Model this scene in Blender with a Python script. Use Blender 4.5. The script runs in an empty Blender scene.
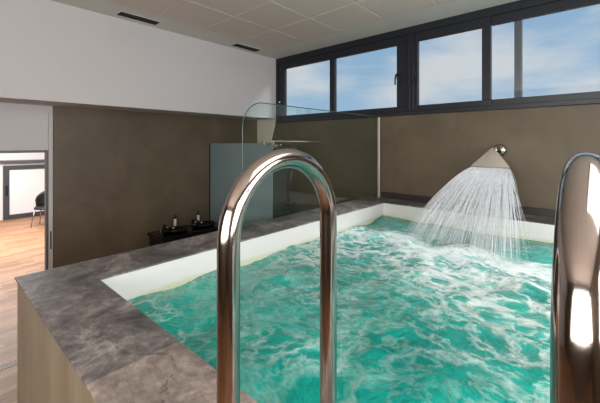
import bpy, bmesh, math, random
from mathutils import Vector, Matrix, noise
random.seed(7)
sc = bpy.context.scene
col = sc.collection
H = 2.1                       # eye height above the floor; all z below are relative to the floor
R = math.radians
def lin(c):
    return tuple(((v/255)/12.92 if v/255 <= .04045 else ((v/255+.055)/1.055)**2.4) for v in c) + (1,)

# ------------------------------------------------------------------ camera
cam = bpy.data.cameras.new('camera'); co = bpy.data.objects.new('camera', cam); col.objects.link(co)
co.location = (0, 0, H); co.rotation_euler = (R(90), 0, R(41.93))
cam.sensor_width = 36; cam.lens = 336/600*36; cam.shift_y = -57.5/600; cam.clip_start = .02
sc.camera = co
# ------------------------------------------------------------------ world: blue sky with soft clouds
w = bpy.data.worlds.new('sky'); sc.world = w; w.use_nodes = True
nt = w.node_tree; nt.nodes.clear()
def N(t, kind, **kw):
    n = t.nodes.new(kind)
    for k, v in kw.items(): setattr(n, k, v)
    return n
tc = N(nt, 'ShaderNodeTexCoord'); mp = N(nt, 'ShaderNodeMapping'); mp.inputs['Scale'].default_value = (1, 1, 3.2)
mp.inputs['Location'].default_value = (1.35, .7, .3)
cn = N(nt, 'ShaderNodeTexNoise'); cn.inputs['Scale'].default_value = 3.2; cn.inputs['Detail'].default_value = 7; cn.inputs['Roughness'].default_value = .52
cr = N(nt, 'ShaderNodeValToRGB'); cr.color_ramp.elements[0].position = .40; cr.color_ramp.elements[1].position = .62
sep = N(nt, 'ShaderNodeSeparateXYZ'); grad = N(nt, 'ShaderNodeValToRGB')
e = grad.color_ramp.elements; e[0].position = 0; e[0].color = lin((160, 192, 218)); e[1].position = .5; e[1].color = lin((136, 174, 210))
mx = N(nt, 'ShaderNodeMix', data_type='RGBA'); mx.inputs['B'].default_value = lin((212, 217, 222))
lowm = N(nt, 'ShaderNodeMapRange'); lowm.inputs['From Min'].default_value = -.02; lowm.inputs['From Max'].default_value = 0.0
gm = N(nt, 'ShaderNodeMix', data_type='RGBA'); gm.inputs['A'].default_value = (.16, .15, .13, 1)
bg = N(nt, 'ShaderNodeBackground'); bg.inputs['Strength'].default_value = .87
wo = N(nt, 'ShaderNodeOutputWorld'); L = nt.links.new
L(tc.outputs['Generated'], mp.inputs['Vector']); L(mp.outputs[0], cn.inputs['Vector']); L(cn.outputs['Fac'], cr.inputs[0])
L(tc.outputs['Generated'], sep.inputs[0]); L(sep.outputs['Z'], grad.inputs[0]); L(grad.outputs[0], mx.inputs['A'])
L(cr.outputs[0], mx.inputs['Factor']); L(sep.outputs['Z'], lowm.inputs['Value']); L(lowm.outputs[0], gm.inputs['Factor'])
L(mx.outputs['Result'], gm.inputs['B']); L(gm.outputs['Result'], bg.inputs['Color']); L(bg.outputs[0], wo.inputs[0])
# ------------------------------------------------------------------ lamps
def area(name, loc, rot, sx, sy, power, colr=(1, 1, 1)):
    l = bpy.data.lights.new(name, 'AREA'); l.shape = 'RECTANGLE'; l.size = sx; l.size_y = sy; l.energy = power; l.color = colr
    o = bpy.data.objects.new(name, l); col.objects.link(o); o.location = loc; o.rotation_euler = rot; return o
area('sky_fill', (-1.5, 7.6, H+6.4), (R(-48), 0, 0), 7.0, 3.0, 1500, (.93, .97, 1))  # unseen fill added outside, above the windows, to strengthen the sky light
area('fill_behind', (.2, -2.75, H+.35), (R(108), 0, 0), 4.4, 2.3, 150, (1, .96, .93))  # unseen fill added inside the rear window, tilted up towards the ceiling
area('fill_side', (2.3, 1.2, H+.1), (0, R(108), 0), 1.5, 3.6, 130, (.98, .98, 1))  # unseen fill added along the side wall, tilted up towards the ceiling
area('ceiling_fill', (1.25, 1.3, H+1.6), (0, 0, 0), 1.8, 2.2, 40, (1, .96, .91))  # unseen overhead fill, added to brighten the pool
area('next_room_fill', (-9.3, 1.0, H+.55), (0, 0, 0), 3.0, 3.0, 260, (1, .98, .97))  # unseen area light added to brighten the next room
sc.view_settings.view_transform = 'Standard'; sc.view_settings.look = 'None'; sc.view_settings.gamma = 1
sc.view_settings.use_curve_mapping = False; sc.view_settings.exposure = .2
sc.cycles.use_denoising = True; sc.cycles.transparent_max_bounces = 48; sc.cycles.max_bounces = 12
sc.cycles.caustics_reflective = False; sc.cycles.caustics_refractive = False

# ------------------------------------------------------------------ helpers
def link(name, me, mat=None, parent=None, smooth=False):
    o = bpy.data.objects.new(name, me); col.objects.link(o)
    if mat: me.materials.append(mat)
    if parent: o.parent = parent
    if smooth:
        for p in me.polygons: p.use_smooth = True
    return o
def build(name, bm, mat=None, parent=None, smooth=False):
    me = bpy.data.meshes.new(name); bmesh.ops.recalc_face_normals(bm, faces=bm.faces); bm.to_mesh(me); bm.free()
    return link(name, me, mat, parent, smooth)
def box(bm, x0, x1, y0, y1, z0, z1, bev=0, seg=2, M=None):
    b = bmesh.new(); bmesh.ops.create_cube(b, size=1)
    for v in b.verts:
        v.co = Vector(((x0+x1)/2+v.co.x*(x1-x0), (y0+y1)/2+v.co.y*(y1-y0), (z0+z1)/2+v.co.z*(z1-z0)))
    if bev: bmesh.ops.bevel(b, geom=b.edges[:], offset=bev, segments=seg, affect='EDGES', profile=.5)
    if M: bmesh.ops.transform(b, matrix=M, verts=b.verts)
    me = bpy.data.meshes.new('t'); b.to_mesh(me); b.free(); bm.from_mesh(me); bpy.data.meshes.remove(me)
def tube(bm, pts, rad, n=16, caps=True):
    pts = [Vector(p) for p in pts]; rings = []
    up = Vector((0, 0, 1)); t0 = (pts[1]-pts[0]).normalized()
    ref = t0.cross(up) if abs(t0.dot(up)) < .95 else t0.cross(Vector((1, 0, 0)))
    ref.normalize()
    for i, p in enumerate(pts):
        t = (pts[min(i+1, len(pts)-1)]-pts[max(i-1, 0)]).normalized()
        ref = (ref - t*ref.dot(t)).normalized(); b = t.cross(ref)
        r = rad[i] if isinstance(rad, (list, tuple)) else rad
        rings.append([bm.verts.new(p+ref*math.cos(2*math.pi*k/n)*r+b*math.sin(2*math.pi*k/n)*r) for k in range(n)])
    for a, b in zip(rings, rings[1:]):
        for k in range(n): bm.faces.new((a[k], a[(k+1) % n], b[(k+1) % n], b[k]))
    if caps: bm.faces.new(rings[0][::-1]); bm.faces.new(rings[-1])
def lathe(bm, prof, c=(0, 0, 0), n=32, M=None):
    rings = []
    for r, z in prof:
        rings.append([bm.verts.new((M or Matrix())@(Vector((c[0]+r*math.cos(2*math.pi*k/n), c[1]+r*math.sin(2*math.pi*k/n), c[2]+z)))) for k in range(n)])
    for a, b in zip(rings, rings[1:]):
        for k in range(n): bm.faces.new((a[k], a[(k+1) % n], b[(k+1) % n], b[k]))
    bm.faces.new(rings[0][::-1]); bm.faces.new(rings[-1])
def empty(name, loc=(0, 0, 0)):
    o = bpy.data.objects.new(name, None); col.objects.link(o); o.location = loc; o.empty_display_size = .1; return o
def tag(o, label=None, cat=None, group=None, kind=None):
    if label: o['label'] = label
    if cat: o['category'] = cat
    if group: o['group'] = group
    if kind: o['kind'] = kind
    return o
def keep(child):     # parent sits at a base point, child mesh is in world coordinates
    child.matrix_parent_inverse = Matrix.Translation(-child.parent.location); return child

# ------------------------------------------------------------------ materials
def mat(name, c, rough=.6, metal=0, spec=.5, coat=0, bump=0, bscale=40, var=0, vscale=3, c2=None, stretch=None):
    m = bpy.data.materials.new(name); m.use_nodes = True; t = m.node_tree; b = t.nodes['Principled BSDF']
    b.inputs['Base Color'].default_value = lin(c); b.inputs['Roughness'].default_value = rough
    b.inputs['Metallic'].default_value = metal; b.inputs['Specular IOR Level'].default_value = spec; b.inputs['Coat Weight'].default_value = coat
    g = N(t, 'ShaderNodeNewGeometry'); src = g.outputs['Position']
    if stretch:
        ms = N(t, 'ShaderNodeMapping'); ms.inputs['Scale'].default_value = stretch; t.links.new(src, ms.inputs['Vector']); src = ms.outputs[0]
    if c2:
        n = N(t, 'ShaderNodeTexNoise'); n.inputs['Scale'].default_value = vscale; n.inputs['Detail'].default_value = 8; n.inputs['Roughness'].default_value = .62; n.inputs['Distortion'].default_value = .4
        t.links.new(src, n.inputs['Vector'])
        r = N(t, 'ShaderNodeValToRGB'); r.color_ramp.elements[0].position = .5-var; r.color_ramp.elements[1].position = .5+var
        r.color_ramp.elements[0].color = lin(c); r.color_ramp.elements[1].color = lin(c2)
        t.links.new(n.outputs['Fac'], r.inputs[0]); t.links.new(r.outputs[0], b.inputs['Base Color'])
    if bump:
        n2 = N(t, 'ShaderNodeTexNoise'); n2.inputs['Scale'].default_value = bscale; n2.inputs['Detail'].default_value = 5
        t.links.new(src, n2.inputs['Vector'])
        bp = N(t, 'ShaderNodeBump'); bp.inputs['Strength'].default_value = bump; bp.inputs['Distance'].default_value = .01
        t.links.new(n2.outputs['Fac'], bp.inputs['Height']); t.links.new(bp.outputs[0], b.inputs['Normal'])
    return m
M = {}
M['white_wall'] = mat('white_wall_paint', (206, 203, 203), .85, spec=.2, bump=.03, bscale=60)
M['tile'] = mat('ceiling_tile', (212, 200, 191), .9, spec=.2, bump=.05, bscale=120)
M['band'] = mat('ceiling_plaster', (212, 208, 201), .85, spec=.2)
M['olive'] = mat('olive_microcement', (84, 73, 58), .48, spec=.4, c2=(108, 93, 75), var=.22, vscale=1.6, bump=.05, bscale=9)
M['pool_face'] = mat('brown_microcement', (124, 112, 92), .42, spec=.5, c2=(158, 148, 128), var=.25, vscale=1.5, stretch=(4, 4, .7), bump=.06, bscale=10)
def stone_mat(name, dark, mid, light):
    m = bpy.data.materials.new(name); m.use_nodes = True; t = m.node_tree; b = t.nodes['Principled BSDF']; l = t.links.new
    g = N(t, 'ShaderNodeNewGeometry')
    n = N(t, 'ShaderNodeTexNoise'); n.inputs['Scale'].default_value = 3.2; n.inputs['Detail'].default_value = 12; n.inputs['Roughness'].default_value = .72; n.inputs['Distortion'].default_value = .6
    l(g.outputs['Position'], n.inputs['Vector'])
    r = N(t, 'ShaderNodeValToRGB'); e = r.color_ramp.elements; e[0].position = .36; e[0].color = lin(dark); e[1].position = .66; e[1].color = lin(light)
    q = e.new(.5); q.color = lin(mid); l(n.outputs['Fac'], r.inputs[0])
    n2 = N(t, 'ShaderNodeTexNoise'); n2.inputs['Scale'].default_value = 26; n2.inputs['Detail'].default_value = 6; n2.inputs['Roughness'].default_value = .7; l(g.outputs['Position'], n2.inputs['Vector'])
    r2 = N(t, 'ShaderNodeValToRGB'); e = r2.color_ramp.elements; e[0].position = .3; e[0].color = (.42, .40, .39, 1); e[1].position = .7; e[1].color = (1.35, 1.33, 1.3, 1); l(n2.outputs['Fac'], r2.inputs[0])
    mx = N(t, 'ShaderNodeMix', data_type='RGBA', blend_type='MULTIPLY'); mx.inputs['Factor'].default_value = .8; l(r.outputs[0], mx.inputs['A']); l(r2.outputs[0], mx.inputs['B'])
    # small dark pits strung along wandering veins
    n3 = N(t, 'ShaderNodeTexNoise'); n3.inputs['Scale'].default_value = 2.0; n3.inputs['Detail'].default_value = 2; l(g.outputs['Position'], n3.inputs['Vector'])
    v = N(t, 'ShaderNodeTexNoise'); v.inputs['Scale'].default_value = 55; v.inputs['Detail'].default_value = 2; l(g.outputs['Position'], v.inputs['Vector'])
    ma = N(t, 'ShaderNodeMath', operation='SUBTRACT'); ma.inputs[1].default_value = .5; l(n3.outputs['Fac'], ma.inputs[0])
    mb = N(t, 'ShaderNodeMath', operation='ABSOLUTE'); l(ma.outputs[0], mb.inputs[0])
    mc = N(t, 'ShaderNodeMath', operation='LESS_THAN'); mc.inputs[1].default_value = .008; l(mb.outputs[0], mc.inputs[0])
    md = N(t, 'ShaderNodeMath', operation='GREATER_THAN'); md.inputs[1].default_value = .54; l(v.outputs['Fac'], md.inputs[0])
    me_ = N(t, 'ShaderNodeMath', operation='MULTIPLY'); l(mc.outputs[0], me_.inputs[0]); l(md.outputs[0], me_.inputs[1])
    mf = N(t, 'ShaderNodeMath', operation='MULTIPLY'); l(me_.outputs[0], mf.inputs[0]); mf.inputs[1].default_value = .5
    m2 = N(t, 'ShaderNodeMix', data_type='RGBA'); l(mf.outputs[0], m2.inputs['Factor']); l(mx.outputs['Result'], m2.inputs['A']); m2.inputs['B'].default_value = lin((44, 38, 36))
    l(m2.outputs['Result'], b.inputs['Base Color']); b.inputs['Roughness'].default_value = .42
    bp = N(t, 'ShaderNodeBump'); bp.inputs['Strength'].default_value = .25; bp.inputs['Distance'].default_value = .006; l(n2.outputs['Fac'], bp.inputs['Height']); l(bp.outputs[0], b.inputs['Normal'])
    return m
M['stone'] = stone_mat('dark_stone', (72, 70, 71), (114, 110, 109), (176, 169, 164))
M['stone_light'] = stone_mat('warm_stone', (122, 112, 106), (160, 148, 140), (196, 184, 174))
M['liner'] = mat('pool_liner', (214, 220, 214), .35)
M['steel'] = mat('polished_steel', (168, 158, 152), .11, metal=1, bump=.01, bscale=200)
M['satin'] = mat('satin_steel', (214, 202, 188), .5, metal=1)
M['frame'] = mat('anthracite_frame', (29, 32, 40), .38, spec=.5)
M['frame2'] = mat('grey_frame', (84, 88, 94), .4)
M['black'] = mat('black_gloss', (14, 13, 14), .15, spec=.5)
M['matt_black'] = mat('matt_black', (20, 19, 19), .5)
M['label'] = mat('white_label', (226, 222, 215), .5)
M['jamb'] = mat('jamb_paint', (196, 192, 190), .5)
M['vent'] = mat('vent_black', (24, 23, 22), .6)
M['lit_patch'] = mat('lit_patch_tone', (240, 228, 206), .7)  # pale tone standing in for light on the corner wall
M['panel'] = mat('white_panel', (232, 232, 234), .35)
M['door_grey'] = mat('dark_grey_door_frame', (62, 66, 74), .4)
def glass(name, tint, rough=0.0, refl=1.0, ior=1.5):
    m = bpy.data.materials.new(name); m.use_nodes = True; t = m.node_tree; t.nodes.clear()
    fr = N(t, 'ShaderNodeFresnel'); ge = N(t, 'ShaderNodeNewGeometry'); io = N(t, 'ShaderNodeMapRange')
    io.inputs['To Min'].default_value = ior; io.inputs['To Max'].default_value = 1/ior      # a thin pane reflects alike from both sides
    t.links.new(ge.outputs['Backfacing'], io.inputs['Value']); t.links.new(io.outputs[0], fr.inputs['IOR'])
    tr = N(t, 'ShaderNodeBsdfTransparent'); tr.inputs[0].default_value = tint
    gl = N(t, 'ShaderNodeBsdfGlossy'); gl.inputs['Roughness'].default_value = rough
    mx = N(t, 'ShaderNodeMixShader'); o = N(t, 'ShaderNodeOutputMaterial')
    t.links.new(fr.outputs[0], mx.inputs[0]); t.links.new(tr.outputs[0], mx.inputs[1]); t.links.new(gl.outputs[0], mx.inputs[2]); t.links.new(mx.outputs[0], o.inputs[0])
    return m
M['glass'] = glass('clear_glass', (.90, .95, .93, 1))
M['pane'] = glass('window_glass', (.97, .985, .99, 1))
m = bpy.data.materials.new('frosted_glass'); m.use_nodes = True; b = m.node_tree.nodes['Principled BSDF']
b.inputs['Base Color'].default_value = lin((158, 182, 187)); b.inputs['Roughness'].default_value = .3
b.inputs['Transmission Weight'].default_value = .35; M['frost'] = m
M['glass_edge'] = mat('glass_edge', (60, 78, 74), .2)
def floor_mat():
    m = bpy.data.materials.new('oak_strip_floor'); m.use_nodes = True; t = m.node_tree; b = t.nodes['Principled BSDF']; l = t.links.new
    g = N(t, 'ShaderNodeNewGeometry'); mp = N(t, 'ShaderNodeMapping'); mp.inputs['Rotation'].default_value = (0, 0, R(90))
    l(g.outputs['Position'], mp.inputs['Vector'])
    br = N(t, 'ShaderNodeTexBrick'); br.inputs['Scale'].default_value = 1; br.inputs['Brick Width'].default_value = .55; br.inputs['Row Height'].default_value = .085
    br.inputs['Mortar Size'].default_value = .0012; br.offset = .37; br.inputs['Mortar'].default_value = lin((120, 84, 58)); br.inputs['Bias'].default_value = 0
    br.inputs['Color1'].default_value = lin((192, 150, 116)); br.inputs['Color2'].default_value = lin((152, 108, 76)); l(mp.outputs[0], br.inputs['Vector'])
    mp2 = N(t, 'ShaderNodeMapping'); mp2.inputs['Scale'].default_value = (30, 2.5, 1); l(g.outputs['Position'], mp2.inputs['Vector'])
    n = N(t, 'ShaderNodeTexNoise'); n.inputs['Scale'].default_value = 1.4; n.inputs['Detail'].default_value = 5; l(mp2.outputs[0], n.inputs['Vector'])
    mx = N(t, 'ShaderNodeMix', data_type='RGBA', blend_type='MULTIPLY'); mx.inputs['Factor'].default_value = .55
    r = N(t, 'ShaderNodeValToRGB'); r.color_ramp.elements[0].position = .3; r.color_ramp.elements[0].color = (.5, .42, .36, 1); r.color_ramp.elements[1].position = .65
    l(n.outputs['Fac'], r.inputs[0]); l(br.outputs['Color'], mx.inputs['A']); l(r.outputs[0], mx.inputs['B']); l(mx.outputs['Result'], b.inputs['Base Color'])
    b.inputs['Roughness'].default_value = .5; return m
M['floor'] = floor_mat()

# ------------------------------------------------------------------ room shell
XL, XU, YB, XR, YF = -5.3, -4.715, 4.58, 2.4, -3.0
CZ = H+1.65
def S(name, boxes, m, bev=0):
    bm = bmesh.new()
    for b_ in boxes: box(bm, *b_, bev=bev)
    return tag(build(name, bm, m), kind='structure')
S('floor', [(-12.7, XR+.2, -3.4, 5.6, -.12, 0)], M['floor'])
bm = bmesh.new()                                       # suspended ceiling: plaster margin and square tiles
box(bm, XL-.2, XR+.2, YF-.2, YB+.25, CZ+.02, CZ+.14)
box(bm, XU-.02, -4.22, YF, YB, CZ, CZ+.02); box(bm, -4.22, XR, 4.04, YB, CZ, CZ+.02)
tp = .697
ceil = build('ceiling', bm, M['band']); tag(ceil, kind='structure')
bm = bmesh.new()
for i in range(10):
    for j in range(11):
        x0 = -4.22+i*tp; y1 = 4.04-j*tp
        if x0 > XR-.05 or y1 < YF+.05: continue
        box(bm, x0+.006, min(x0+tp-.006, XR), max(y1-tp+.006, YF), y1-.006, CZ-.006, CZ+.019, bev=.005, seg=1)
tiles = build('ceiling_tile_field', bm, M['tile'], ceil); 
bm = bmesh.new()
for i in range(10): box(bm, -4.22+i*tp-.005, -4.22+i*tp+.005, YF, 4.045, CZ-.002, CZ+.019)
for j in range(11): box(bm, -4.22, XR, 4.04-j*tp-.005, 4.04-j*tp+.005, CZ-.002, CZ+.019)
build('ceiling_grid', bm, mat('ceiling_grid', (196, 188, 180), .8), ceil)
S('wall_back', [(XL-.15, XR+.2, YB, YB+.25, 0, H+.41), (XL-.15, XU, YB, YB+.25, H+.41, CZ+.02),
                (XU, XR+.2, YB, YB+.25, H+1.65, CZ+.14)], M['olive'])
# recessed lower part of the side wall with its doorway
DY0, DY1, DZ = -.35, 1.02, H-.109
S('wall_left', [(XL-.08, XL, YF-.2, DY0-.05, 0, H+.5), (XL-.08, XL, DY0-.05, DY1+.03, DZ+.03, H+.5), (XL-.08, XL, DY1+.03, YB, 0, H+.5)], M['white_wall'])
S('wall_left_cladding', [(XL-.001, XL+.03, 1.10, YB, 0, H+.4925)], M['olive'])
S('wall_left_upper', [(XL-.15, XU, YF-.2, YB+.0, H+.4925, CZ+.02)], M['white_wall'])
S('wall_right', [(XR, XR+.2, YF-.2, -.7, 0, CZ), (XR, XR+.2, 3.1, YB, 0, CZ), (XR, XR+.2, -.7, 3.1, 0, H-.75), (XR, XR+.2, -.7, 3.1, H+.95, CZ)], M['olive'])
S('wall_front', [(XL, -1.8, YF-.2, YF, 0, CZ), (2.1, XR, YF-.2, YF, 0, CZ), (-1.8, 2.1, YF-.2, YF, 0, H-.7), (-1.8, 2.1, YF-.2, YF, H+1.4, CZ)], M['olive'])
S('trim_1', [(XL-.001, XL+.035, DY1+.03, 1.095, 0, H+.40)], M['jamb'], .004)
# light on the corner wall imitated by a pale shape, narrowing downwards
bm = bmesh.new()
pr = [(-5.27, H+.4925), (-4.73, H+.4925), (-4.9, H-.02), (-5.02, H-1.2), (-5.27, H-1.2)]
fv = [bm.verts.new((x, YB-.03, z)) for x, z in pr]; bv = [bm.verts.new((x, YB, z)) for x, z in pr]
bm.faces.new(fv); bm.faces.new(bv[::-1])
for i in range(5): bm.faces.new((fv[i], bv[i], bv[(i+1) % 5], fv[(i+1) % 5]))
tag(build('wall_lit_patch', bm, M['lit_patch']), kind='structure')
# doorway frame
d1 = empty('door_1', (XL, DY1, 0)); tag(d1, kind='structure')
bm = bmesh.new(); box(bm, XL-.08, XL+.012, DY1+.008, DY1+.032, 0, DZ+.03, bev=.003); box(bm, XL-.15, XL+.012, DY0-.05, DY0, 0, DZ+.03, bev=.003); box(bm, XL-.15, XL+.012, DY0, DY1, DZ, DZ+.03, bev=.003)
keep(build('door_frame', bm, M['frame2'], d1))
bm = bmesh.new(); box(bm, XL+.03, XL+.038, DY1+.045, DY1+.06, .75, .98, bev=.002)
keep(build('strike_plate', bm, M['frame'], d1))

# next room seen through the doorway
S('wall_far', [(-12.5, -12.3, -3.4, 5.6, 0, H+.9)], M['panel'])
S('wall_far_side', [(-12.3, XL-.15, -3.4, -3.2, 0, H+.9), (-12.3, XL-.15, 5.4, 5.6, 0, H+.9)], M['white_wall'])
S('ceiling_far', [(-12.3, XL-.15, -3.4, 5.6, H+.7, H+.9)], M['white_wall'])
XW = -12.3
S('trim_3', [(XW, XW+.10, -3.2, 5.4, H-.535, H-.455)], M['frame2'], .01)
d2 = empty('door_2', (XW, 1.5, 0)); tag(d2, kind='structure')
def zf(p, x, y): return 0
bm = bmesh.new()
yL, yR = 1.42, 4.2
box(bm, XW, XW+.07, yL, yL+.13, .0, H-.60, bev=.006); box(bm, XW, XW+.07, yR-.17, yR, 0, H-.60, bev=.006)
box(bm, XW, XW+.07, yL+.13, yR-.17, H-.72, H-.60, bev=.006); box(bm, XW, XW+.07, yL+.13, yR-.17, 0, .13, bev=.006)
keep(build('door_frame', bm, M['door_grey'], d2))
bm = bmesh.new(); box(bm, XW+.01, XW+.04, yL+.13, yR-.17, .13, H-.72); keep(build('door_panel', bm, M['panel'], d2))
bm = bmesh.new(); box(bm, XW+.07, XW+.10, yL+.05, yL+.09, .68, .95, bev=.008); keep(build('handle', bm, M['matt_black'], d2))

# ------------------------------------------------------------------ ribbon windows
def window(name, x0, x1, sashes, fixed):
    """sashes: (x0, x1 of the leaf, handle x or None); fixed: (glass x0, x1)"""
    root = empty(name, (x0, YB, H+.41)); tag(root, kind='structure')
    zb, zt = H+.41, H+1.65
    bm = bmesh.new(); y0, y1 = YB-.035, YB+.11
    box(bm, x0, x1, y0, y1, zt-.10, zt, bev=.006); box(bm, x0, x1, y0, y1, zb, zb+.055, bev=.006)
    box(bm, x0, x0+.055, y0, y1, zb+.055, zt-.10, bev=.006); box(bm, x1-.045, x1, y0, y1, zb+.055, zt-.10, bev=.006)
    keep(build('window_frame', bm, M['frame'], root))
    for a, b, ga, gb, hx in sashes:
        bm = bmesh.new(); ya, yb = YB-.015, YB+.05; g0, g1 = H+.54, H+1.435
        box(bm, a, b, ya, yb, zb+.05, g0, bev=.008); box(bm, a, b, ya, yb, g1, zt-.09, bev=.008)
        box(bm, a, ga, ya, yb, g0-.002, g1+.002, bev=.006); box(bm, gb, b, ya, yb, g0-.002, g1+.002, bev=.006)
        s = keep(build('sash', bm, M['frame'], root))
        bm = bmesh.new(); box(bm, ga-.01, gb+.01, YB+.015, YB+.023, g0-.01, g1+.01)
        p = build('pane', bm, M['pane'], s)
        if hx is not None:
            bm = bmesh.new(); hz = H+.98
            box(bm, hx-.016, hx+.016, ya-.02, ya, hz-.045, hz+.045, bev=.006)
            tube(bm, [(hx, ya-.01, hz+.02), (hx, ya-.055, hz+.02), (hx-.004, ya-.062, hz+.01), (hx-.012, ya-.064, hz-.05), (hx-.014, ya-.062, hz-.13)], .011, 10)
            build('handle', bm, M['matt_black'], s, True)
    for ga, gb in fixed:
        bm = bmesh.new(); box(bm, ga-.01, gb+.01, YB+.05, YB+.058, H+.45, H+1.56)
        keep(build('pane', bm, M['pane'], root))
    return root
w1 = window('window_1', XU, -2.005, [(XU+.05, -3.37, -4.497, -3.428, None), (-3.385, -2.045, -3.324, -2.216, -2.195)], [])
w2 = window('window_2', -2.005, .75, [(-1.96, -1.0, -1.903, -1.098, -1.935)], [(-1.0, .71)])
bm = bmesh.new()      # inner lining of the fixed light and its post
box(bm, -1.0, .71, YB, YB+.07, H+.46, H+.54, bev=.006); box(bm, -1.0, .71, YB, YB+.07, H+1.445, H+1.56, bev=.006)
keep(build('fixed_frame', bm, M['frame'], w2))
bm = bmesh.new(); box(bm, -.77, -.695, YB+.06, YB+.13, H+.46, H+1.56, bev=.008); keep(build('post', bm, M['frame2'], w2))
w3 = window('window_3', .75, 2.4, [(.8, 2.35, .87, 2.28, None)], [])
bm = bmesh.new(); lathe(bm, [(.012, 0), (.016, .004), (.016, .02), (.008, .03)], n=12, M=Matrix.Translation((-4.6, YB-.035, H+.80))@Matrix.Rotation(R(90), 4, 'X'))
keep(build('latch', bm, M['label'], w1))
# big window behind the viewpoint that lights the near side
w4 = empty('window_4', (-1.8, YF, H-.7)); tag(w4, kind='structure'); bm = bmesh.new()
for a, b, c, d in [(-1.8, 2.1, H-.7, H-.62), (-1.8, 2.1, H+1.32, H+1.4), (-1.8, -1.72, H-.62, H+1.32), (2.02, 2.1, H-.62, H+1.32), (.1, .18, H-.62, H+1.32)]:
    box(bm, a, b, YF-.12, YF-.02, c, d, bev=.005)
keep(build('window_frame', bm, M['frame'], w4))
bm = bmesh.new(); box(bm, -1.75, 2.05, YF-.08, YF-.07, H-.66, H+1.36); keep(build('pane', bm, M['pane'], w4))

w5 = empty('fill_window', (XR, 1.2, H-.75)); tag(w5, kind='structure'); bm = bmesh.new()  # made-up window out of view, added to go with the side fill
for a, b, c, d in [(-.7, 3.1, H-.75, H-.67), (-.7, 3.1, H+.87, H+.95), (-.7, -.62, H-.67, H+.87), (3.02, 3.1, H-.67, H+.87), (1.16, 1.24, H-.67, H+.87)]:
    box(bm, XR+.02, XR+.12, a, b, c, d, bev=.005)
keep(build('window_frame', bm, M['frame'], w5))
bm = bmesh.new(); box(bm, XR+.07, XR+.08, -.65, 3.05, H-.71, H+.91); keep(build('pane', bm, M['pane'], w5))  # pane of the made-up fill window
# made-up housing of the added ceiling fill over the far end of the pool
S('fill_housing', [(.33, .35, .18, 2.42, H+1.58, CZ), (2.15, 2.17, .18, 2.42, H+1.58, CZ), (.35, 2.15, .18, .2, H+1.58, CZ), (.35, 2.15, 2.4, 2.42, H+1.58, CZ)], M['white_wall'])

# ------------------------------------------------------------------ pool
PX0, PX1, PY0, PY1 = -2.63, 1.65, .356, YB       # outside of the coping
IX0, IX1, IY0, IY1 = -2.224, 1.25, .692, 4.19      # inside
CT = H-.8; WZ = H-1.0
pool = empty('plunge_pool', ((PX0+PX1)/2, (PY0+PY1)/2, 0))
tag(pool, 'raised plunge pool with brown cement sides and dark stone coping against the back wall', 'pool')
bm = bmesh.new()
o_ = .012
box(bm, PX0+o_, PX1-o_, PY0+o_, IY0-.017, 0, CT-.013); box(bm, PX0+o_, IX0-.01, IY0, PY1, 0, CT-.013)
box(bm, IX1+.01, PX1-o_, IY0, PY1, 0, CT-.013); box(bm, IX0-.01, IX1+.01, IY1+.01, PY1, 0, CT-.013)
keep(build('pool_wall', bm, M['pool_face'], pool))
# liner with a yellowish tide mark
ml = mat('pool_liner_wall', (214, 220, 214), .35); t = ml.node_tree; b = t.nodes['Principled BSDF']
g = N(t, 'ShaderNodeNewGeometry'); sp = N(t, 'ShaderNodeSeparateXYZ'); t.links.new(g.outputs['Position'], sp.inputs[0])
nn = N(t, 'ShaderNodeTexNoise'); nn.inputs['Scale'].default_value = 5; t.links.new(g.outputs['Position'], nn.inputs['Vector'])
ad = N(t, 'ShaderNodeMath', operation='MULTIPLY_ADD'); ad.inputs[1].default_value = .05; t.links.new(nn.outputs['Fac'], ad.inputs[0]); t.links.new(sp.outputs['Z'], ad.inputs[2])
mr = N(t, 'ShaderNodeMapRange'); mr.inputs['From Min'].default_value = WZ+.045; mr.inputs['From Max'].default_value = WZ+.068; t.links.new(ad.outputs[0], mr.inputs['Value'])
cm = N(t, 'ShaderNodeMix', data_type='RGBA'); cm.inputs['A'].default_value = lin((214, 212, 186)); cm.inputs['B'].default_value = lin((228, 225, 221))
t.links.new(mr.outputs[0], cm.inputs['Factor']); t.links.new(cm.outputs['Result'], b.inputs['Base Color'])
bm = bmesh.new()
box(bm, IX0-.012, IX1+.012, IY0-.016, IY0-.006, .6, CT-.012); box(bm, IX0-.010, IX0, IY0-.006, IY1+.004, .6, CT-.012)
box(bm, IX1, IX1+.010, IY0-.006, IY1+.004, .6, CT-.012); box(bm, IX0, IX1, IY1+.004, IY1+.010, .6, CT-.012)
box(bm, IX0, IX1, IY0, IY1, .56, .6)
keep(build('liner', bm, ml, pool))
def slab(x0, x1, y0, y1, m, lab=None):
    bm = bmesh.new(); box(bm, x0, x1, y0, y1, CT-.012, CT, bev=.003)
    o = keep(build('coping_slab', bm, m, pool))
    if lab: o['label'] = lab
g_ = .0012
slab(PX0, -1.277-g_, PY0, IY0-.004, M['stone'], 'dark grey mottled corner slab'); slab(-1.277+g_, .05, PY0, IY0-.004, M['stone_light'], 'lighter brown pitted slab')
slab(.05+g_*2, PX1, PY0, IY0-.004, M['stone'])
slab(PX0, IX0+.004, IY0-.004+g_, IY1, M['stone']); slab(PX0, IX0+.5, IY1+g_, PY1-.02, M['stone']); slab(IX0+.5+g_*2, -.3, IY1+g_, PY1-.02, M['stone'])
slab(-.3+g_*2, PX1, IY1+g_, PY1-.02, M['stone']); slab(IX1-.004, PX1, IY0-.004+g_, IY1, M['stone'])
bm = bmesh.new(); box(bm, IX0-.3, PX1, PY1-.02, PY1, CT, CT+.085, bev=.003)
keep(build('skirting', bm, mat('skirting_stone', (46, 40, 36), .4), pool))

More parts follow.
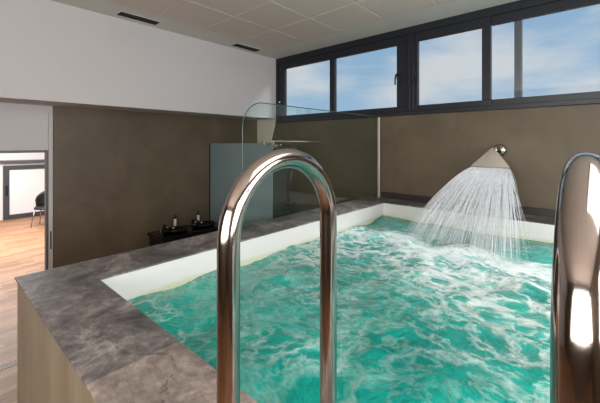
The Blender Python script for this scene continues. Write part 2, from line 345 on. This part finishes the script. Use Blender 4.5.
# water
def water_mat():
    m = bpy.data.materials.new('churned_teal_water'); m.use_nodes = True; t = m.node_tree; b = t.nodes['Principled BSDF']; l = t.links.new
    g = N(t, 'ShaderNodeNewGeometry')
    def noise_(scale, detail, vec, typ='FBM', rough=.5, dist=0):
        n = N(t, 'ShaderNodeTexNoise', noise_type=typ); n.inputs['Scale'].default_value = scale; n.inputs['Detail'].default_value = detail
        n.inputs['Roughness'].default_value = rough; n.inputs['Distortion'].default_value = dist; l(vec, n.inputs['Vector']); return n
    def math_(op, a, b_, c=None):
        n = N(t, 'ShaderNodeMath', operation=op)
        for i, v in enumerate((a, b_, c)):
            if v is None: continue
            if isinstance(v, (int, float)): n.inputs[i].default_value = v
            else: l(v, n.inputs[i])
        return n.outputs[0]
    def rng(v, a, b_, lo=0, hi=1):
        n = N(t, 'ShaderNodeMapRange', interpolation_type='SMOOTHSTEP'); n.inputs['From Min'].default_value = a; n.inputs['From Max'].default_value = b_
        n.inputs['To Min'].default_value = lo; n.inputs['To Max'].default_value = hi; l(v, n.inputs['Value']); return n.outputs[0]
    pos = g.outputs['Position']
    # warp
    wn = noise_(1.6, 3, pos); sub = N(t, 'ShaderNodeVectorMath', operation='MULTIPLY_ADD'); sub.inputs[1].default_value = (.32, .32, 0)
    l(wn.outputs['Color'], sub.inputs[0]); l(pos, sub.inputs[2]); wp = sub.outputs[0]
    st = N(t, 'ShaderNodeMapping'); st.inputs['Rotation'].default_value = (0, 0, 0); st.inputs['Scale'].default_value = (1.05, 1.2, .2); l(wp, st.inputs['Vector']); wv = st.outputs[0]
    n1 = noise_(2.7, 4, wv, rough=.52)
    ridge = math_('ABSOLUTE', math_('SUBTRACT', n1.outputs['Fac'], .5), None)        # 0 on filaments
    n2 = noise_(6.2, 4, wv, rough=.55); ridge2 = math_('ABSOLUTE', math_('SUBTRACT', n2.outputs['Fac'], .5), None)
    fil = rng(ridge, .065, .0); fil2 = rng(ridge2, .07, .0)
    blot = noise_(1.5, 4, pos); big = rng(blot.outputs['Fac'], .38, .62)
    # distance from the landing zone
    sp = N(t, 'ShaderNodeSeparateXYZ'); l(pos, sp.inputs[0])
    yw = math_('ADD', sp.outputs['Y'], math_('MULTIPLY', math_('SUBTRACT', blot.outputs['Fac'], .5), .9))
    front = rng(yw, 3.62, 3.36)                       # no foam behind the falling sheet
    fade = rng(yw, 1.5, 2.8); band = rng(yw, 2.75, 3.25)
    xs = rng(math_('ABSOLUTE', math_('ADD', sp.outputs['X'], .95), None), 1.35, .7)
    fine = noise_(18, 5, wv, rough=.65); fn = rng(fine.outputs['Fac'], .34, .64)
    web = math_('MAXIMUM', math_('MULTIPLY', fil, .9), math_('MULTIPLY', fil2, .7))
    wide = rng(ridge, .16, .0)
    low_ = math_('MULTIPLY', web, math_('ADD', .2, math_('MULTIPLY', big, .36)))
    mid_ = math_('MULTIPLY', fade, math_('MULTIPLY', math_('ADD', math_('MULTIPLY', web, .8), math_('MULTIPLY', wide, .4)), .95))
    hot_ = math_('MULTIPLY', math_('MULTIPLY', band, xs), math_('ADD', .45, math_('MULTIPLY', wide, .6)))
    f = math_('MULTIPLY', math_('ADD', math_('ADD', low_, mid_), hot_), math_('ADD', .45, math_('MULTIPLY', fn, .65)))
    f = math_('MULTIPLY', f, math_('ADD', .12, math_('MULTIPLY', front, .88)))
    fc = N(t, 'ShaderNodeClamp'); l(f, fc.inputs[0]); foam = fc.outputs[0]
    tn = noise_(2.2, 4, wv); teal = N(t, 'ShaderNodeValToRGB'); e = teal.color_ramp.elements
    e[0].position = .3; e[0].color = lin((0, 122, 112)); e[1].position = .7; e[1].color = lin((26, 172, 156)); l(tn.outputs['Fac'], teal.inputs[0])
    mx = N(t, 'ShaderNodeMix', data_type='RGBA'); l(foam, mx.inputs['Factor']); l(teal.outputs[0], mx.inputs['A']); mx.inputs['B'].default_value = lin((214, 224, 221))
    l(mx.outputs['Result'], b.inputs['Base Color'])
    l(rng(foam, 0, .6, .06, .5), b.inputs['Roughness']); b.inputs['IOR'].default_value = 1.33
    h = noise_(8, 5, wv); h2 = noise_(38, 3, wv)
    hh = math_('ADD', h.outputs['Fac'], math_('MULTIPLY', h2.outputs['Fac'], .22))
    bp = N(t, 'ShaderNodeBump'); bp.inputs['Strength'].default_value = .55; bp.inputs['Distance'].default_value = .06; l(hh, bp.inputs['Height']); l(bp.outputs[0], b.inputs['Normal'])
    return m
bm = bmesh.new(); nx, ny = 210, 210; grid = []
for j in range(ny+1):
    row = []
    for i in range(nx+1):
        x = IX0+.001+(IX1-IX0-.002)*i/nx; y = IY0-.005+(IY1-IY0+.008)*j/ny
        d = math.hypot((x+1.0)/1.0, (y-3.2)/.6)
        amp = .016+.020*math.exp(-d*d*.7)
        z = WZ+amp*(noise.fractal(Vector((x*2.2, y*3.0, 3.1)), 1.0, 2.1, 4))*1.5
        z += .012*math.sin(x*7+y*4+2*noise.noise(Vector((x*2, y*2, 0))))
        row.append(bm.verts.new((x, y, z)))
    grid.append(row)
for j in range(ny):
    for i in range(nx): bm.faces.new((grid[j][i], grid[j][i+1], grid[j+1][i+1], grid[j+1][i]))
# close the body of water down to the liner floor
ring = [grid[0][i] for i in range(nx+1)]+[grid[j][nx] for j in range(1, ny+1)]+[grid[ny][i] for i in range(nx-1, -1, -1)]+[grid[j][0] for j in range(ny-1, 0, -1)]
low = [bm.verts.new((v.co.x, v.co.y, .602)) for v in ring]
for k in range(len(ring)):
    k2 = (k+1) % len(ring); bm.faces.new((ring[k2], ring[k], low[k], low[k2]))
bm.faces.new(low)
wt = build('pool_water', bm, water_mat(), None, True)
tag(wt, 'churning teal water with white foam streaks filling the raised pool', 'water', kind='stuff')

# ------------------------------------------------------------------ ladder handrails
def rail(x, label):
    root = empty('pool_handrail', (x, .397, CT)); tag(root, label, 'handrail', 'curved steel handrails of the pool')
    r = .1615; cy = .5585; top = H-.033; bm = bmesh.new(); pts = [(x, .397, CT), (x, .397, CT+.1), (x, .397, CT+.3), (x, .397, top-r-.08)]
    for k in range(0, 33):
        a = math.pi-math.pi*k/32; pts.append((x, cy+r*math.cos(a), top-r+r*math.sin(a)))
    pts += [(x, .72, top-r-.1), (x, .72, CT+.1), (x, .72, CT-.3), (x, .72, H-1.45)]
    tube(bm, pts, .0227, 40); keep(build('rail_tube', bm, M['steel'], root, True))
    bm = bmesh.new(); lathe(bm, [(.022, 0.0), (.05, 0.0), (.05, .004), (.044, .012), (.024, .016)], (x, .397, CT), 32); keep(build('flange', bm, M['steel'], root, True))
rail(-.545, 'polished steel handrail hoop whose whole arch and both legs show')
rail(-.014, 'polished steel handrail hoop seen end-on, closest to the viewer')

# ------------------------------------------------------------------ cascade spout and its water
sp_ = empty('cascade_spout', (-.9, YB, H-.06)); tag(sp_, 'fan-shaped brushed steel water spout mounted on the brown back wall above the pool', 'water spout')
bm = bmesh.new()
Mr = Matrix.Translation((-.9, YB, H-.075))@Matrix.Rotation(R(90), 4, 'X')
lathe(bm, [(.03, 0), (.068, 0), (.072, .025), (.062, .045), (.03, .055)], M=Mr); keep(build('wall_flange', bm, M['steel'], sp_, True))
bm = bmesh.new(); tube(bm, [(-.9, YB-.02, H-.075), (-.902, YB-.10, H-.068), (-.905, YB-.15, H-.06), (-.908, YB-.19, H-.062), (-.912, YB-.215, H-.085)], [.03, .03, .029, .027, .02], 20)
keep(build('supply_pipe', bm, M['steel'], sp_, True))
bm = bmesh.new(); A = Vector((-.935, YB-.19, H-.045)); 
nseg = 20; O = []; I = []
for s_ in range(nseg+1):
    u = s_/nseg; x = -1.135+.395*u; bulge = math.sin(math.pi*u)
    O.append(((x, YB-.345-.03*bulge, H-.255-.004*bulge), (x, YB-.315-.01*bulge, H-.268)))
ta, tb = bm.verts.new((-.955, YB-.205, H-.045)), bm.verts.new((-.905, YB-.205, H-.045)); tc_, td = bm.verts.new((-.955, YB-.175, H-.065)), bm.verts.new((-.905, YB-.175, H-.065))
tops = [bm.verts.new(p[0]) for p in O]; bots = [bm.verts.new(p[1]) for p in O]
Tf = [bm.verts.new((-.948+.026*i/nseg, YB-.205, H-.045)) for i in range(nseg+1)]; Tb = [bm.verts.new((-.948+.026*i/nseg, YB-.175, H-.065)) for i in range(nseg+1)]
for v in (ta, tb, tc_, td): bm.verts.remove(v)
for i in range(nseg):
    bm.faces.new((Tf[i], Tf[i+1], tops[i+1], tops[i])); bm.faces.new((Tb[i], bots[i], bots[i+1], Tb[i+1]))
    bm.faces.new((tops[i], tops[i+1], bots[i+1], bots[i])); bm.faces.new((Tf[i], Tb[i], Tb[i+1], Tf[i+1]))
bm.faces.new((Tf[0], tops[0], bots[0], Tb[0])); bm.faces.new((Tf[-1], Tb[-1], bots[-1], tops[-1]))
keep(build('fan_nozzle', bm, M['satin'], sp_))
def fall_mat():
    m = bpy.data.materials.new('white_water'); m.use_nodes = True; t = m.node_tree; b = t.nodes['Principled BSDF']
    b.inputs['Base Color'].default_value = lin((246, 248, 250)); b.inputs['Roughness'].default_value = .25; b.inputs['Alpha'].default_value = .42
    b.inputs['Subsurface Weight'].default_value = 0; return m
M['fall'] = fall_mat()
bm = bmesh.new(); rnd = random.Random(3)
for s_ in range(1650):
    u = rnd.random(); x0 = -1.128+.378*u; edge = abs(u-.5)*2
    xe = -1.56+1.05*(u+rnd.gauss(0, .045)); reach = .90+rnd.gauss(0, .06)-.25*(rnd.random()**3)
    y0 = YB-.335-.03*math.sin(math.pi*u); z0 = H-.262; T = .28; a0 = rnd.random()*.03; a1 = rnd.uniform(.3, 1) if rnd.random() < .72 else 1
    st = rnd.random()*.5 if rnd.random() < .35 else 0
    if s_ < 420: st = 0; a1 = rnd.uniform(.12, .45)
    pts = []; rr = []; n = 12; r0 = rnd.uniform(.0008, .0026)
    wob = rnd.gauss(0, .008)
    for k in range(n+1):
        q = st+(a1-st)*k/n; tt = q*T
        pts.append((x0+(xe-x0)*q+wob*math.sin(q*9), y0-reach*q, z0-1.35*tt-4.905*tt*tt)); rr.append(r0*(1-.5*q)*(1 if 0 < k < n else .3))
    tube(bm, pts, rr, 4, False)
for s_ in range(420):      # drops breaking away and splash above the landing line
    if s_ < 200:
        u = rnd.random(); q = rnd.uniform(.4, 1); tt = q*.33
        c = Vector((-1.128+.378*u+(-1.56+1.05*u*1.08+1.128-.378*u)*q+rnd.gauss(0, .03), YB-.35-.88*q+rnd.gauss(0, .04), H-.262-1.35*tt*33/28*.85-3.5*tt*tt))
    else:
        c = Vector((rnd.uniform(-1.62, -.45), 3.36+rnd.gauss(0, .09), WZ+.02+abs(rnd.gauss(0, .05))))
    bmesh.ops.create_icosphere(bm, subdivisions=1, radius=rnd.uniform(.0015, .005), matrix=Matrix.Translation(c))
fw = build('falling_water', bm, M['fall'], None, True)
tag(fw, 'white sheet of water streaming from the fan spout into the pool', 'water', kind='stuff')

# ------------------------------------------------------------------ glass screen on the coping
gs = empty('glass_screen', (-2.49, 3.2, CT)); tag(gs, 'clear glass screen with a rounded top corner standing on the stone coping', 'glass screen')
GX, GY0, GY1, GT, rc = -2.49, 1.97, 4.545, H+.405, .25
prof = [(GY0, CT+.001), (GY1, CT+.001), (GY1, GT)]
for k in range(0, 13):
    a = R(90)+R(90)*k/12; prof.append((GY0+rc+rc*math.cos(a), GT-rc+rc*math.sin(a)))
def plate(prof, x0, x1):
    bm = bmesh.new(); A_ = [bm.verts.new((x0, y, z)) for y, z in prof]; B_ = [bm.verts.new((x1, y, z)) for y, z in prof]
    bm.faces.new(A_); bm.faces.new(B_[::-1])
    for i in range(len(prof)): j = (i+1) % len(prof); bm.faces.new((A_[i], B_[i], B_[j], A_[j]))
    return bm
keep(build('glass_pane', plate(prof, GX-.004, GX+.004), M['glass'], gs))
bm = bmesh.new(); edge = [(GX, y, z) for y, z in prof[2:]]+[(GX, GY0, CT+.005)]
tube(bm, edge, .0045, 8); keep(build('polished_edge', bm, M['glass_edge'], gs))
bm = bmesh.new(); box(bm, GX-.02, GX+.02, GY1-.012, YB-.021, CT, GT, bev=.004); keep(build('wall_channel', bm, M['satin'], gs))

# ------------------------------------------------------------------ shower corner
fp = empty('frosted_shower_panel', (-4.45, 3.43, 0)); tag(fp, 'pale blue frosted glass shower panel standing out from the brown side wall', 'shower screen')
bm = bmesh.new(); box(bm, XL+.031, -3.63, 3.425, 3.437, .012, H+.012, bev=.002); keep(build('glass_pane', bm, M['frost'], fp))
bm = bmesh.new(); box(bm, XL+.03, XL+.055, 3.415, 3.447, .0, H+.014, bev=.003); box(bm, XL+.055, -3.63, 3.42, 3.442, 0, .014); keep(build('channel', bm, M['matt_black'], fp))
bm = bmesh.new(); box(bm, -3.64, -3.61, 3.25, YB-.001, H+.028, H+.048, bev=.004); box(bm, -3.65, -3.60, 3.235, 3.27, H-.01, H+.052, bev=.004)
box(bm, -3.65, -3.60, 3.41, 3.45, H-.02, H+.05, bev=.004)
o = keep(build('stabiliser_bar', bm, M['satin'], fp))
sh = empty('shower_column', (-4.3, YB, H-1.0)); tag(sh, 'chrome shower column with rain head on the back wall beyond the glass', 'shower')
bm = bmesh.new(); tube(bm, [(-4.37, YB-.05, H-1.1), (-4.37, YB-.05, H-.06), (-4.37, YB-.07, H-.03), (-4.37, YB-.12, H-.025), (-4.37, YB-.42, H-.025)], .011, 12)
for zz in (H-.25, H-1.05): tube(bm, [(-4.37, YB, zz), (-4.37, YB-.05, zz)], .009, 10)
keep(build('riser_pipe', bm, M['steel'], sh, True))
bm = bmesh.new(); lathe(bm, [(.02, .03), (.03, .012), (.13, .006), (.135, 0), (.13, -.006), (.01, -.006)][::-1], (-4.37, YB-.44, H-.06), 32); keep(build('rain_head', bm, M['steel'], sh, True))
bm = bmesh.new(); tube(bm, [(-4.27-.02*math.sin(k/19*math.pi*1.0), YB-.05-.03*math.sin(k/19*math.pi), H-.5-.75*k/19) for k in range(20)], .007, 8); keep(build('hose', bm, M['steel'], sh, True))
bm = bmesh.new(); box(bm, -4.46, -4.2, YB-.09, YB-.03, H-1.14, H-1.08, bev=.015, seg=3); keep(build('mixer', bm, M['steel'], sh, True))
bm = bmesh.new(); tube(bm, [(-4.27, YB-.05, H-.5), (-4.27, YB-.06, H-.42), (-4.27, YB-.10, H-.38)], [.01, .014, .03], 14); keep(build('hand_shower', bm, M['steel'], sh, True))

# ------------------------------------------------------------------ black vanity with basins, taps and dispensers
VZ = H-1.38
va = empty('vanity_unit', (-5.03, 2.88, 0)); tag(va, 'low glossy black double vanity between the brown wall and the pool', 'vanity')
bm = bmesh.new(); box(bm, XL+.031, -4.78, 2.30, 3.40, VZ-.04, VZ, bev=.006); keep(build('countertop', bm, M['black'], va))
bm = bmesh.new(); box(bm, XL+.031, -4.82, 2.34, 3.36, .12, VZ-.04, bev=.004); keep(build('cabinet', bm, M['matt_black'], va))
for y0 in (2.36, 2.87):
    bm = bmesh.new(); box(bm, -4.826, -4.802, y0, y0+.47, .14, VZ-.06, bev=.003); d = keep(build('door', bm, M['black'], va))
    bm = bmesh.new(); tube(bm, [(-4.802, y0+.12, VZ-.12), (-4.775, y0+.12, VZ-.12), (-4.775, y0+.35, VZ-.12), (-4.802, y0+.35, VZ-.12)], .006, 8); h = build('handle', bm, M['steel'], d)
for yb in (2.62, 3.12):
    bm = bmesh.new()
    lathe(bm, [(.06, .001), (.15, .012), (.19, .05), (.198, .052), (.198, .046), (.165, .0), (.06, .0)][::-1], (0, 0, 0), 32, Matrix.Translation((-4.975, yb, VZ))@Matrix.Diagonal((.84, 1, 1, 1)))
    keep(build('basin', bm, M['black'], va, True))
    bm = bmesh.new(); tube(bm, [(-5.20, yb-.08, VZ), (-5.20, yb-.08, VZ+.08), (-5.185, yb-.08, VZ+.095), (-5.0, yb-.06, VZ+.085), (-4.93, yb-.05, VZ+.07)], .013, 12)
    lathe(bm, [(.018, 0), (.018, .02), (.012, .026)], (-5.2, yb-.14, VZ), 14); lathe(bm, [(.018, 0), (.018, .05), (.012, .056)], (-5.2, yb-.02, VZ), 14)
    keep(build('tap', bm, M['steel'], va, True))
def dispenser(y, label):
    r = empty('soap_dispenser', (-5.0, y, VZ+.0)); tag(r, label, 'soap dispenser', 'soap dispensers on the black vanity')
    bm = bmesh.new(); lathe(bm, [(.020, .0), (.023, .004), (.023, .145), (.019, .155)], (0, 0, 0), 24); build('bottle', bm, M['label'], r, True)
    bm = bmesh.new(); lathe(bm, [(.02, .155), (.022, .158), (.022, .18), (.008, .184), (.007, .205), (.012, .206), (.012, .216), (.004, .218)], (0, 0, 0), 20)
    tube(bm, [(0, 0, .211), (.03, 0, .211), (.042, 0, .203)], .005, 8); build('pump', bm, M['matt_black'], r, True)
    return r
a = dispenser(2.47, 'white soap dispenser with black pump, nearer the doorway end of the vanity')
a.location = (-5.2, 2.727, VZ)
b_ = dispenser(3.05, 'white soap dispenser with black pump, beside the frosted shower panel'); b_.location = (-5.2, 3.150, VZ)

# ------------------------------------------------------------------ ceiling vents
for y0, y1, x0, lab in [(1.62, 2.12, -4.52, 'narrow black slot vent in the ceiling margin, farther from the windows'), (3.40, 3.93, -4.52, 'narrow black slot vent in the ceiling margin, closer to the window corner')]:
    r = empty('ceiling_vent', (x0, (y0+y1)/2, CZ)); tag(r, lab, 'vent', 'slot vents in the ceiling margin')
    bm = bmesh.new(); w_ = .085
    box(bm, x0-w_-.012, x0+w_+.012, y0-.012, y0, CZ-.006, CZ); box(bm, x0-w_-.012, x0+w_+.012, y1, y1+.012, CZ-.006, CZ)
    box(bm, x0-w_-.012, x0-w_, y0, y1, CZ-.006, CZ); box(bm, x0+w_, x0+w_+.012, y0, y1, CZ-.006, CZ)
    keep(build('frame', bm, M['band'], r))
    bm = bmesh.new(); box(bm, x0-w_, x0+w_, y0, y1, CZ-.002, CZ-.0005)
    keep(build('slot', bm, M['vent'], r))
    bm = bmesh.new()
    for k in range(3):
        c = x0-w_+.0275*(k+1); box(bm, c-.002, c+.002, y0, y1, CZ-.007, CZ-.002)
    keep(build('louvre', bm, M['matt_black'], r))
# linear drain in the floor
dr = empty('floor_drain', (-4.19, .5, 0)); tag(dr, 'narrow slotted metal drain strip set in the wooden floor beside the pool', 'drain')
bm = bmesh.new(); box(bm, -4.235, -4.225, -1.5, 1.9, .0, .003); box(bm, -4.155, -4.145, -1.5, 1.9, .0, .003)
for k in range(170):
    y = -1.5+.02*k; box(bm, -4.225, -4.155, y, y+.010, .0008, .0028)
keep(build('grating', bm, mat('drain_grating', (96, 90, 84), .45, metal=.8), dr))
bm = bmesh.new(); box(bm, -4.225, -4.155, -1.5, 1.9, .0, .0008); keep(build('channel', bm, M['matt_black'], dr))

# ------------------------------------------------------------------ chair in the next room
ch = empty('visitor_chair', (-10.7, 2.08, 0)); ch.rotation_euler = (0, 0, R(-35))
tag(ch, 'black shell chair with slim chrome legs in the room beyond the doorway', 'chair')
bm = bmesh.new()      # curved one-piece back, opening towards +x
n, mrows = 16, 6; vs = []
for j in range(mrows+1):
    v = j/mrows; row = []
    for i in range(n+1):
        a = R(100+160*i/n); wv = math.cos((i/n-.5)*math.pi)
        r = .27-.03*(1-v); zt = .47+(.42*(.45+.55*wv**.6 if wv > 0 else .45*0+.19))*v
        row.append(bm.verts.new((r*math.cos(a)+.02-.05*v*wv, r*1.0*math.sin(a), zt)))
    vs.append(row)
for j in range(mrows):
    for i in range(n): bm.faces.new((vs[j][i], vs[j][i+1], vs[j+1][i+1], vs[j+1][i]))
back = build('backrest', bm, M['matt_black'], ch, True); sd = back.modifiers.new('s', 'SOLIDIFY'); sd.thickness = .025
bm = bmesh.new(); lathe(bm, [(.19, .43), (.235, .44), (.25, .465), (.235, .49), (.18, .495)], (.02, 0, 0), 32); build('seat', bm, M['matt_black'], ch, True)
for sx, sy in ((1, 1), (1, -1), (-1, 1), (-1, -1)):
    bm = bmesh.new(); tube(bm, [(sx*.15+.02, sy*.17, .445), (sx*.19+.02, sy*.21, .2), (sx*.21+.02, sy*.23, .0)], .011, 10); build('leg', bm, M['steel'], ch, True)
